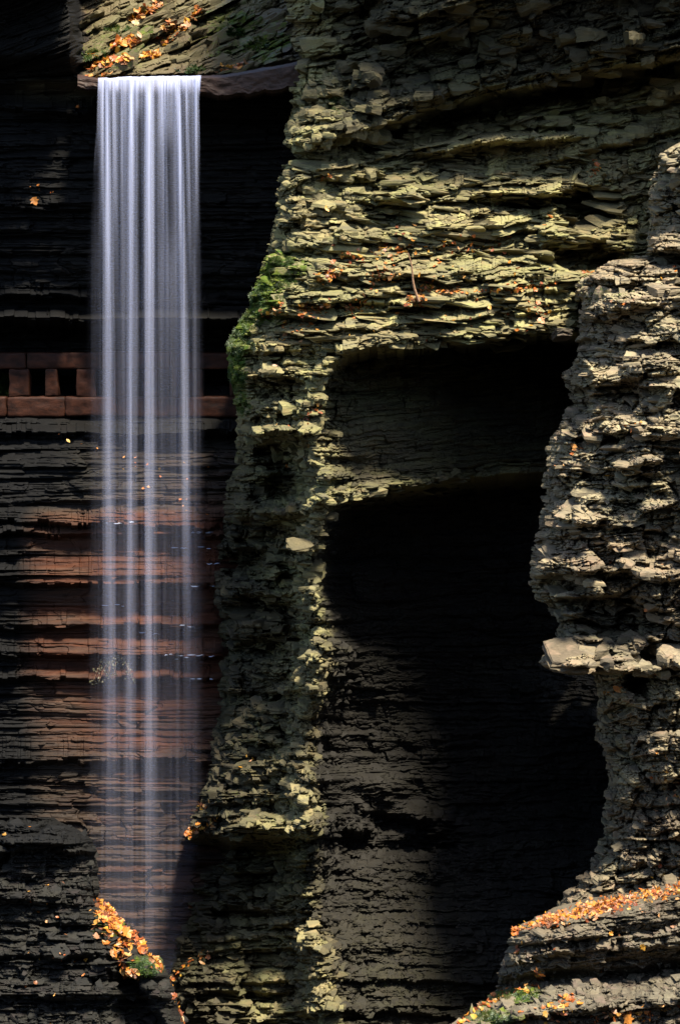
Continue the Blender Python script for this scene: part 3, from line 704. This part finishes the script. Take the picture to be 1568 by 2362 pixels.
strand(452, 462, 5, 10, .6, 620, .10)

# ------------------------------------------------------------------ leaves
from mathutils.bvhtree import BVHTree
BV = {k: BVHTree.FromPolygons(v[0], v[1]) for k, v in PL.items()}
CAMP = Vector((0, 0, CAMZ))
def pick(store, px, py):
    p, n = pick0(store, px, py)
    if store in BV:
        d = p - CAMP; L = d.length; hit = BV[store].ray_cast(CAMP, d / L, L)
        if hit[0] is not None:
            n = hit[1] if hit[1].dot(d) < 0 else -hit[1]; return hit[0], n
    return p, n
def pick0(store, px, py):
    PX, PY, V = STORE[store]
    yy = PY[:, 0]; i = int(np.clip(np.searchsorted(yy, py), 2, len(yy) - 3))
    row = PX[i]
    j = int(np.argmin(np.abs(row - px) + (0 if store == 'spur_cliff' else 0)))
    j = min(max(j, 2), PX.shape[1] - 3)
    p = V[i, j]
    n = np.cross(V[i, j + 2] - V[i, j - 2], V[i - 2, j] - V[i + 2, j])
    n = n / (np.linalg.norm(n) + 1e-9)
    if n[1] > 0: n = -n
    return Vector(p), Vector(n)

rl = random.Random(11)
def leaf_shape(kind, s):
    """flat, lobed outline -> list of (x, y) from the stalk; curled afterwards"""
    if kind == 0:   # maple like
        pr = [(0, -.12), (.22, -.02), (.48, .05), (.36, .28), (.60, .52), (.30, .58), (.26, .78), (0, 1.02), (-.26, .78), (-.30, .58), (-.60, .52), (-.36, .28), (-.48, .05), (-.22, -.02)]
    elif kind == 1:  # oval
        pr = [(0, -.1), (.18, .1), (.30, .35), (.28, .62), (.14, .88), (0, 1.05), (-.14, .88), (-.28, .62), (-.30, .35), (-.18, .1)]
    else:            # torn / narrow
        pr = [(0, 0), (.14, .2), (.2, .5), (.08, .95), (-.05, 1.0), (-.2, .6), (-.12, .2)]
    return [(x * s, (y - .45) * s) for x, y in pr]
def leaf_geo(p, n, s, kind, rot, curl, lean):
    """vertices and triangles of one curled leaf"""
    n = n.normalized()
    up = Vector((0, 0, 1)); n = (n * (1 - lean) + up * lean + Vector((rl.gauss(0, .25), rl.gauss(0, .25), rl.gauss(0, .2)))).normalized()
    t = n.orthogonal().normalized(); b = n.cross(t)
    c, s_ = math.cos(rot), math.sin(rot); t, b = t * c + b * s_, b * c - t * s_
    out = leaf_shape(kind, s)
    vs = []
    ctr = p + n * (.012 + .1 * s)
    fold = rl.uniform(-.3, 1) * curl
    for x, y in out:
        h = (x * x) / s * fold * 2.2 + (y * y) / s * curl * rl.uniform(.3, 1.2)
        vs.append(ctr + t * x + b * y + n * h)
    vs.append(ctr + n * .0)
    m = len(out)
    return vs, [(m, i, (i + 1) % m) for i in range(m)]
def leaf_mesh(name, items):
    V, T, tone = [], [], []
    for (p, n, s, kind, rot, curl, lean, tn) in items:
        vs, fs = leaf_geo(p, n, s, kind, rot, curl, lean)
        o = len(V); V += [tuple(v) for v in vs]; T += [(a + o, b + o, c + o) for a, b, c in fs]; tone += [min(1, max(0, tn + rl.uniform(-.04, .04)))] * len(vs)
    return mesh_np(name, np.array(V), np.array(T), M_leaf, {'tone': np.array(tone)})
def litter(store, region, count, s0=.09, s1=.17, tones=(.1, .95), lean=.5):
    """region: list of (x0, y0, x1, y1, spread, weight): leaves strewn along short lines"""
    it = []
    tot = sum(r[5] for r in region)
    for r in region:
        for _ in range(int(count * r[5] / tot)):
            u = rl.random(); px = r[0] + (r[2] - r[0]) * u + rl.gauss(0, r[4] * .6); py = r[1] + (r[3] - r[1]) * u + rl.gauss(0, r[4])
            p, n = pick(store, px, py)
            it.append((p, n, rl.uniform(s0, s1), rl.choice((0, 0, 1, 1, 2)), rl.uniform(0, 6.28), rl.uniform(.1, .8), lean, rl.uniform(*tones)))
    o = leaf_mesh('leaf_litter', it)
    return link(o, kind='stuff')
litter('fore_cliff', [(1182, 2148, 1290, 2110, 5, 2.2), (1240, 2128, 1420, 2085, 9, 5), (1330, 2095, 1568, 2045, 11, 7), (1568, 2045, 1700, 2010, 12, 3)], 1150, .05, .14, (.02, .9), .6)
litter('fore_cliff', [(1055, 2356, 1170, 2285, 5, 2), (1170, 2285, 1240, 2270, 5, .8), (1270, 2325, 1330, 2300, 8, 1), (1360, 2350, 1480, 2335, 7, 1.6), (1250, 2255, 1240, 2235, 6, .5), (1200, 2165, 1190, 2200, 6, .5), (1480, 2350, 1600, 2300, 10, .7), (1200, 2200, 1568, 2150, 40, .5), (1180, 2345, 1330, 2340, 14, .8)], 300, .07, .13)
litter('spur_cliff', [(226, 2078, 262, 2110, 5, 2), (232, 2100, 300, 2165, 9, 3.2), (235, 2110, 290, 2190, 18, 2.0), (320, 2180, 380, 2240, 8, 1.2), (300, 2150, 345, 2200, 7, 1.4), (270, 2180, 290, 2240, 6, .8), (290, 2238, 320, 2246, 5, .5), (345, 2205, 382, 2240, 5, 1), (395, 2270, 425, 2361, 5, .9)], 600, .08, .19, (.02, .8), .45)
litter('spur_cliff', [(0, 1960, 220, 2340, 90, 1)], 36, .06, .10)
litter('cliff', [(395, 2262, 440, 2215, 6, 1.6), (440, 2215, 480, 2200, 5, .8), (425, 1928, 500, 1893, 5, 4), (455, 1862, 490, 1850, 4, .9), (418, 2098, 440, 2094, 4, .5), (540, 1756, 620, 1750, 5, .5)], 150, .08, .14, (.2, 1), .5)
litter('cliff', [(600, 722, 650, 708, 5, 1), (690, 720, 760, 705, 8, 1.8), (730, 640, 790, 625, 8, 1.4), (800, 715, 850, 700, 9, 1.2), (650, 760, 720, 735, 14, .8), (840, 655, 910, 620, 14, .9), (940, 700, 1000, 655, 8, 2.2), (1000, 672, 1060, 668, 5, 1), (1060, 672, 1290, 655, 4, 1.5), (780, 600, 960, 560, 12, 1.8), (960, 580, 1190, 560, 10, 1.4), (1340, 640, 1440, 600, 8, .9), (1360, 400, 1385, 375, 7, .5), (740, 410, 760, 405, 4, .3), (1210, 740, 1260, 700, 12, .4), (700, 970, 740, 940, 8, .5), (600, 1050, 740, 1000, 30, .3), (1100, 460, 1300, 440, 20, .2), (700, 640, 1250, 600, 50, 1.5), (700, 740, 1250, 700, 30, 1.0)], 950, .055, .12, (.05, .75), .4)
litter('pillar_cliff', [(1280, 1075, 1350, 1030, 8, 1), (1440, 985, 1480, 975, 6, .5), (1500, 1880, 1568, 1800, 25, 1), (1500, 1800, 1530, 1740, 18, .8), (1390, 1600, 1440, 1592, 5, .7), (1400, 700, 1568, 620, 25, .6), (1440, 2060, 1560, 1960, 22, 1), (1380, 1000, 1568, 1500, 60, .6)], 130, .05, .10)
litter('back_cliff', [(205, 180, 290, 174, 3, 1.3), (205, 150, 300, 132, 7, 2), (262, 105, 320, 90, 6, 2), (300, 45, 370, 8, 6, 3), (325, 132, 370, 126, 4, 1.3), (380, 100, 470, 20, 6, 1), (370, 70, 400, 50, 5, .6), (500, 165, 560, 150, 5, .5), (420, 60, 460, 20, 5, .5), (360, 90, 440, 60, 5, .6)], 420, .12, .24, (.1, .85), .5)
litter('back_cliff', [(60, 1020, 500, 1060, 20, 1), (240, 1040, 480, 1180, 26, 1.5), (70, 430, 150, 440, 5, .6)], 46, .05, .09, (.05, .7))

# pale streaks for the glints of trickling water on ledges right of the falls
def trickle_glints():
    V, Q = [], []
    for py, a, b in [(1224, 442, 492), (1228, 452, 484), (1263, 395, 440), (1262, 455, 492), (1300, 478, 500), (1348, 440, 476), (1441, 415, 452), (1458, 320, 372), (1508, 380, 452), (1511, 452, 484), (1516, 404, 430), (1563, 440, 484), (1395, 236, 300), (1204, 240, 300), (912, 222, 250)]:
        x = a
        while x < b:
            n = rl.uniform(6, 22); yy = py + rl.uniform(-2.5, 2.5); seg = []
            for k in range(5):
                q, nn = pick('back_cliff', x + n * k / 4, yy + rl.uniform(-.6, .6)); seg.append(q + Vector((0, -.05, 0)))
            rr = rl.uniform(.006, .016)
            v, f = tube(seg, [rr * .2, rr, rr * 1.2, rr * .8, rr * .1], 6); o = len(V); V += v; Q += [tuple(t + o for t in ff) for ff in f]
            x += n + rl.uniform(2, 16)
    m, nt = nodes('trickle_glint'); p = N(nt, 'ShaderNodeBsdfPrincipled'); p.inputs['Base Color'].default_value = (.30, .34, .46, 1); p.inputs['Roughness'].default_value = .15
    o = N(nt, 'ShaderNodeOutputMaterial'); nt.links.new(p.outputs[0], o.inputs[0])
    link(mesh_np('water', np.array(V), np.array(Q), m, smooth=True), kind='structure')

# single leaves that can be told apart
singles = [
    ('cliff', 750, 488, .17, 1, .62, 'bright yellow leaf on pale slab right of the waterfall, high on the slope'),
    ('cliff', 1265, 508, .17, 1, .36, 'orange brown leaf lying alone on the smooth slab beside the dark hollow'),
    ('cliff', 1125, 716, .16, 1, .60, 'yellow leaf hanging upright on the ledge above the alcove roof'),
    ('cliff', 1246, 748, .19, 0, .72, 'pale tan leaf at the right end of the alcove roof edge'),
    ('cliff', 1238, 705, .12, 0, .28, 'rust coloured leaf just above the pale tan leaf near the roof end'),
    ('cliff', 632, 848, .12, 1, .72, 'small cream leaf on dark rock below the bright green moss'),
    ('cliff', 655, 770, .13, 0, .70, 'pinkish pale leaf on rock right of the moss cushion'),
    ('cliff', 1372, 388, .15, 0, .30, 'curled red brown leaf on the upper right slope'),
    ('cliff', 745, 408, .13, 0, .58, 'small orange yellow leaf at the top left of the lit slope'),
    ('fore_cliff', 1290, 2318, .24, 0, .62, 'large orange yellow maple leaf on the lowest right ledge'),
    ('fore_cliff', 1445, 2345, .22, 0, .45, 'upright orange leaf on the bottom right ledge edge'),
    ('fore_cliff', 1246, 2238, .17, 2, .36, 'rust orange curled leaf above the dark undercut of the lower ledge'),
    ('fore_cliff', 1092, 2346, .18, 1, .95, 'yellow leaf on the mossy tip of the lowest right ledge'),
    ('spur_cliff', 290, 2150, .25, 0, .45, 'large orange leaf on top of the leaf pile beside the falls foot'),
    ('spur_cliff', 272, 2212, .24, 2, .72, 'long pale curled leaf hanging below the leaf pile on the spur'),
    ('spur_cliff', 283, 2238, .20, 1, .58, 'yellow leaf beneath the pale curled leaf on the spur'),
    ('cliff', 402, 2272, .19, 1, .62, 'golden leaf lodged in the cleft where the two rocks meet'),
    ('cliff', 468, 2222, .20, 2, .62, 'yellow narrow leaf sticking out right of the cleft'),
    ('back_cliff', 120, 866, .01, 1, .5, None),
    ('back_cliff', 162, 1022, .13, 1, .95, 'small bright yellow leaf on the dark ledge below the red wall'),
    ('back_cliff', 85, 468, .22, 0, .40, 'brown orange leaf clinging to the dark wall left of the waterfall'),
    ('back_cliff', 182, 255, .10, 0, .3, 'small orange red leaf on dark ledge left of the waterfall top'),
    ('pillar_cliff', 1420, 1594, .22, 1, .45, 'dull orange leaf tucked under the pillar overhang'),
    ('pillar_cliff', 1385, 750, .01, 1, .4, None),
    ('pillar_cliff', 1318, 1028, .16, 1, .5, 'orange leaf on the left shoulder of the pillar'),
]
for st, px, py, s, kind, tn, lab in singles:
    if not lab: continue
    p, n = pick(st, px, py)
    p = p + n * .05 + Vector((0, -.12, .03))
    loc = p.copy()
    o = leaf_mesh('fallen_leaf', [(Vector((0, 0, 0)), (n * .5 + Vector((0, -.8, .3))), s * .95, kind, rl.uniform(-.6, .6), .35, .1, tn)])
    o.location = loc
    link(o, lab, 'leaf', 'single leaves lying on the rocks')

# ------------------------------------------------------------------ moss tufts
def tufts(store, patches, count, s=.032):
    V, T, tone = [], [], []
    for (cx, cy, rx, ry, w) in patches:
        for _ in range(int(count * w)):
            a = rl.uniform(0, 6.283); r = math.sqrt(rl.random())
            px, py = cx + rx * r * math.cos(a), cy + ry * r * math.sin(a)
            if vn(np.array(px / 9.), np.array(py / 7.), 5) < .42: continue
            p, n = pick(store, px, py)
            t0 = vn(np.array(px / 26.), np.array(py / 18.), 9)
            for k in range(5):
                d = (n + Vector((rl.gauss(0, .5), rl.gauss(0, .5), .4 + rl.gauss(0, .4)))).normalized()
                side = d.orthogonal().normalized() * s * .22
                q = p + Vector((rl.gauss(0, .02), rl.gauss(0, .02), rl.gauss(0, .02)))
                h = s * rl.uniform(.5, 1.3)
                o = len(V); V += [tuple(q - side), tuple(q + side), tuple(q + d * h)]; T.append((o, o + 1, o + 2)); tone += [min(1, max(0, t0 + rl.uniform(-.25, .25)))] * 3
    o = mesh_np('moss', np.array(V), np.array(T), M_tuft, {'tone': np.array(tone)})
    return link(o, kind='stuff')
tufts('cliff', [(610, 690, 46, 34, 1), (650, 648, 34, 16, .6), (580, 735, 30, 26, .8), (545, 790, 26, 34, 1), (545, 870, 22, 34, .7), (565, 940, 18, 14, .4), (650, 602, 30, 12, .5), (775, 236, 22, 16, .3)], 1500)
tufts('spur_cliff', [(340, 2228, 38, 20, 1), (262, 2140, 22, 18, .4)], 900)
tufts('back_cliff', [(545, 75, 20, 12, .5), (590, 100, 30, 14, .5), (440, 160, 34, 8, .5), (220, 130, 30, 16, .5), (270, 65, 30, 8, .5), (12, 890, 16, 20, .4)], 700, .06)
tufts('fore_cliff', [(1195, 2296, 46, 10, .6), (1120, 2340, 30, 10, .5), (1150, 2350, 30, 8, .4)], 700)

# ------------------------------------------------------------------ red stone parapet behind the water
def rough_box(name, px0, px1, py0, py1, Y0, thick, mat, parent, seed=0, taper=0.0, n=(40, 12)):
    """a hewn stone block: front, back, top, bottom and ends, edges worn round"""
    A = at(px0, py1, Y0); B = at(px1, py0, Y0)
    cx, cz = (A[0] + B[0]) / 2, (A[2] + B[2]) / 2; hx, hz = abs(B[0] - A[0]) / 2, abs(B[2] - A[2]) / 2; hy = thick / 2
    import bmesh
    bm = bmesh.new(); bmesh.ops.create_cube(bm, size=2)
    for v in bm.verts:
        k = 1 - taper * (v.co.z > 0)
        v.co = Vector((v.co.x * hx * k, v.co.y * hy, v.co.z * hz))
    bmesh.ops.bevel(bm, geom=bm.edges[:], offset=min(hx, hz, hy) * .22, segments=2, profile=.6, affect='EDGES')
    bmesh.ops.subdivide_edges(bm, edges=[e for e in bm.edges if e.calc_length() > .12], cuts=7, use_grid_fill=True)
    for v in bm.verts:
        a = fbm(np.array(v.co.x * 5 + seed), np.array(v.co.z * 5 + v.co.y * 3), seed, 3)
        v.co += v.co.normalized() * float(a) * .04
    me = bpy.data.meshes.new(name); bm.to_mesh(me); bm.free(); me.materials.append(mat)
    for pgn in me.polygons: pgn.use_smooth = True
    o = bpy.data.objects.new(name, me); o.location = Vector((cx, Y0 + hy, cz)) - parent.location
    return link(o, parent=parent)
rl0 = random.Random(5)
para = empty('stone_parapet', at(250, 962, 46.5), 'low red stone parapet with square openings crossing behind the waterfall', 'wall')
for k, (a, b) in enumerate([(-260, -92), (-90, 61), (63, 232), (234, 396), (398, 560)]):
    rough_box('coping_stone', a, b, 812 + rl0.uniform(-1.5, 1.5), 851, 46.2 + rl0.uniform(-.04, .04), .5, M_para, para, 30 + k)
for k, (a, b) in enumerate([(-260, -120), (-118, 14), (16, 150), (152, 268), (270, 428), (430, 560)]):
    rough_box('base_stone', a, b, 915, 962 + rl0.uniform(-2, 2), 46.2 + rl0.uniform(-.05, .05), .55, M_para, para, 50 + k)
for i, (a, b) in enumerate([(-215, -170), (-130, -95), (-50, -12), (22, 68), (104, 134), (176, 222), (262, 300), (330, 368), (398, 412), (436, 468), (530, 556)]):
    rough_box('pier', a, b, 851, 915, 46.25, .36, M_para, para, 5 + i, .12 if i in (4, 5) else .03)

# ------------------------------------------------------------------ slabs that can be told apart
def slab(name, px, py, Y, size, label, cat, mat, seed, rot=(0, 0, 0), pts=None, group=None):
    import bmesh
    rs = random.Random(seed)
    bm = bmesh.new()
    m = 7; w, d, h = size
    ring = []
    for k in range(m):
        a = 6.283 * k / m; r = rs.uniform(.78, 1.15)
        ring.append((math.copysign(abs(math.cos(a)) ** .5, math.cos(a)) * w / 2 * r, math.copysign(abs(math.sin(a)) ** .5, math.sin(a)) * d / 2 * r))
    layers = [(-.5, .93), (-.12, 1.0), (-.05, .93), (.3, .97), (.5, .9)]
    vs = [[bm.verts.new((x * s, y * s, h * z + rs.uniform(-.02, .02) * h * 3)) for x, y in ring] for z, s in layers]
    for a, b in zip(vs, vs[1:]):
        for k in range(m): bm.faces.new((a[k], a[(k + 1) % m], b[(k + 1) % m], b[k]))
    bm.faces.new(vs[-1]); bm.faces.new(vs[0][::-1])
    bmesh.ops.triangulate(bm, faces=[f for f in bm.faces if len(f.verts) > 4])
    bmesh.ops.subdivide_edges(bm, edges=bm.edges[:], cuts=4, use_grid_fill=True)
    for v in bm.verts:
        v.co += v.co.normalized() * float(fbm(np.array(v.co.x * 7 + seed), np.array(v.co.z * 24 + v.co.y * 5), seed, 4)) * .06
    me = bpy.data.meshes.new(name); bm.to_mesh(me); bm.free(); me.materials.append(mat)
    o = bpy.data.objects.new(name, me); o.location = at(px, py, Y); o.rotation_euler = rot
    return link(o, label, cat, group)
slab('rock_slab', 1312, 1512, 36.0, (1.05, 1.5, .26), 'broad pale block jutting from the pillar above its deep undercut', 'rock', M_pillar, 3, (.30, .02, .1))
slab('rock_slab', 692, 1256, 38.9, (.62, .6, .07), 'thin leaf shaped pale slab jutting from the crest beside the dark alcove', 'rock', M_rock, 5, (.35, .1, .1))
slab('rock_slab', 1296, 772, 39.8, (.48, .6, .16), 'rounded grey slab hanging at the right end of the alcove roof', 'rock', M_fore, 7, (-.3, .05, .3))
# brown slab that carries the water over the edge
def lip_slab():
    rows, cols = 40, 260
    u = np.linspace(180, 700, cols); 
    top = curve(LIP)(u)
    # cross-section from the back of the top face, round the front edge, under the slab
    sec = [(3.0, -9), (1.4, -5), (.5, -2), (.12, 0)] + [(.02, t) for t in np.linspace(3, 40, 12)] + [(.15, 46), (.9, 49), (1.6, 50), (3.2, 52)]
    V = []
    for k, (dy, dp) in enumerate(sec):
        dpp = dp * np.interp(u, [180, 225, 465, 560, 700], [.55, .6, .9, 1.15, 1.35]) if dp > 0 else np.full_like(u, dp)
        n = fbm(u / 30, np.full_like(u, dp / 14.), 6, 4) * .05
        V.append(at(u, top + dpp + (1.5 + .11 * max(dp, 0)) * fbm(u / 18, u * 0 + k * .05, 2, 4), 44.15 + dy + n))
    V = np.stack(V)
    o = mesh_np('lip_slab', V.reshape(-1, 3), grid_faces(len(sec), cols), M_slab)
    link(o, 'smooth wetted red brown slab forming the straight lip under and right of the water', 'rock')
lip_slab()

# ------------------------------------------------------------------ twig, dry plant
def tube(path, radii, n=8):
    V, Q = [], []
    for i, (p, r) in enumerate(zip(path, radii)):
        a = path[min(i + 1, len(path) - 1)] - path[max(i - 1, 0)]
        t = a.normalized().orthogonal().normalized(); b = a.normalized().cross(t)
        for k in range(n):
            an = 6.283 * k / n; V.append(tuple(p + t * r * math.cos(an) + b * r * math.sin(an)))
    for i in range(len(path) - 1):
        for k in range(n): Q.append((i * n + k, i * n + (k + 1) % n, (i + 1) * n + (k + 1) % n, (i + 1) * n + k))
    return V, Q
trickle_glints()
tp = []
for t in np.linspace(0, 1, 12):
    px = 940 + 24 * t + 2.5 * math.sin(t * 7); py = 583 + 112 * t
    p, _ = pick('cliff', 963, 690); q = at(px, py, p[1] - .35 + .25 * t)
    tp.append(Vector(q))
V, Q = tube(tp, [.012 + .022 * i / 11 for i in range(12)])
tw = mesh_np('twig', np.array(V), np.array(Q), M_twig, smooth=True)
link(tw, 'thin dry reddish twig standing up from a leaf pile on the lit slope', 'twig')

def plant(px, py, label, n, h):
    p, nn = pick('back_cliff', px, py)
    root = empty('dry_plant', p + Vector((0, -.05, 0)), label, 'plant')
    V, Q, LV, LT, tone = [], [], [], [], []
    for k in range(n):
        a = rl.uniform(-1.2, 1.2); q = Vector((rl.uniform(-.12, .12), 0, 0)); path = [q.copy()]
        for i in range(6):
            q = q + Vector((math.sin(a) * h / 6 * (1 + i * .2), -.05, math.cos(a) * h / 6 - .012 * i * i)); path.append(q.copy())
            for _ in range(12):
                qq = q + Vector((rl.gauss(0, .05), rl.gauss(0, .04), rl.gauss(0, .05))); d = Vector((rl.gauss(0, 1), -.5, rl.gauss(0, .7))).normalized(); s = rl.uniform(.04, .075)
                sd = d.cross(Vector((0, 1, .2))).normalized() * s * .35
                o = len(LV); LV += [tuple(qq), tuple(qq + d * s * .5 + sd), tuple(qq + d * s), tuple(qq + d * s * .5 - sd)]; LT.append((o, o + 1, o + 2, o + 3)); tone += [rl.random()] * 4
        v, f = tube(path, [.004] * len(path), 5); o = len(V); V += v; Q += [tuple(x + o for x in ff) for ff in f]
    link(mesh_np('stem', np.array(V), np.array(Q), M_twig), parent=root)
    link(mesh_np('foliage', np.array(LV), np.array(LT), M_dry, {'tone': np.array(tone)}), parent=root)
plant(268, 1515, 'dry pale plant growing from the red wall behind the water', 9, .34)

# ------------------------------------------------------------------ light
EL, AZ = math.radians(62), math.radians(32)      # sun from the front right, high
sd = Vector((math.sin(AZ) * math.cos(EL), -math.cos(AZ) * math.cos(EL), math.sin(EL)))
sun = bpy.data.lights.new('sun', 'SUN'); sun.energy = 4.2; sun.angle = math.radians(10.0); sun.color = (1, .92, .76)
so = bpy.data.objects.new('sun', sun); so.rotation_euler = sd.to_track_quat('Z', 'Y').to_euler(); COL.objects.link(so); so.location = (20, -20, 60)
w = bpy.data.worlds.new('World'); scene.world = w; w.use_nodes = True
nt = w.node_tree; bg = nt.nodes['Background']; sky = nt.nodes.new('ShaderNodeTexSky'); sky.sky_type = 'NISHITA'; sky.sun_disc = False
sky.sun_elevation = EL; sky.sun_rotation = math.atan2(sd.x, sd.y)
nt.links.new(sky.outputs[0], bg.inputs[0]); bg.inputs[1].default_value = .09

cam = bpy.data.cameras.new('camera'); co = bpy.data.objects.new('camera', cam); COL.objects.link(co)
co.location = (0, 0, CAMZ); co.rotation_euler = (math.pi / 2 - PITCH, 0, 0)
cam.sensor_fit = 'VERTICAL'; cam.sensor_height = 24; cam.lens = 24 * F / 2361.0; cam.clip_end = 1000; cam.clip_start = .1
scene.camera = co
scene.view_settings.view_transform = 'Standard'; scene.view_settings.look = 'None'; scene.view_settings.gamma = 1; scene.view_settings.exposure = 2.1
cy = scene.cycles; cy.use_denoising = True; cy.transparent_max_bounces = 24; cy.max_bounces = 5; cy.diffuse_bounces = 3; cy.use_adaptive_sampling = True
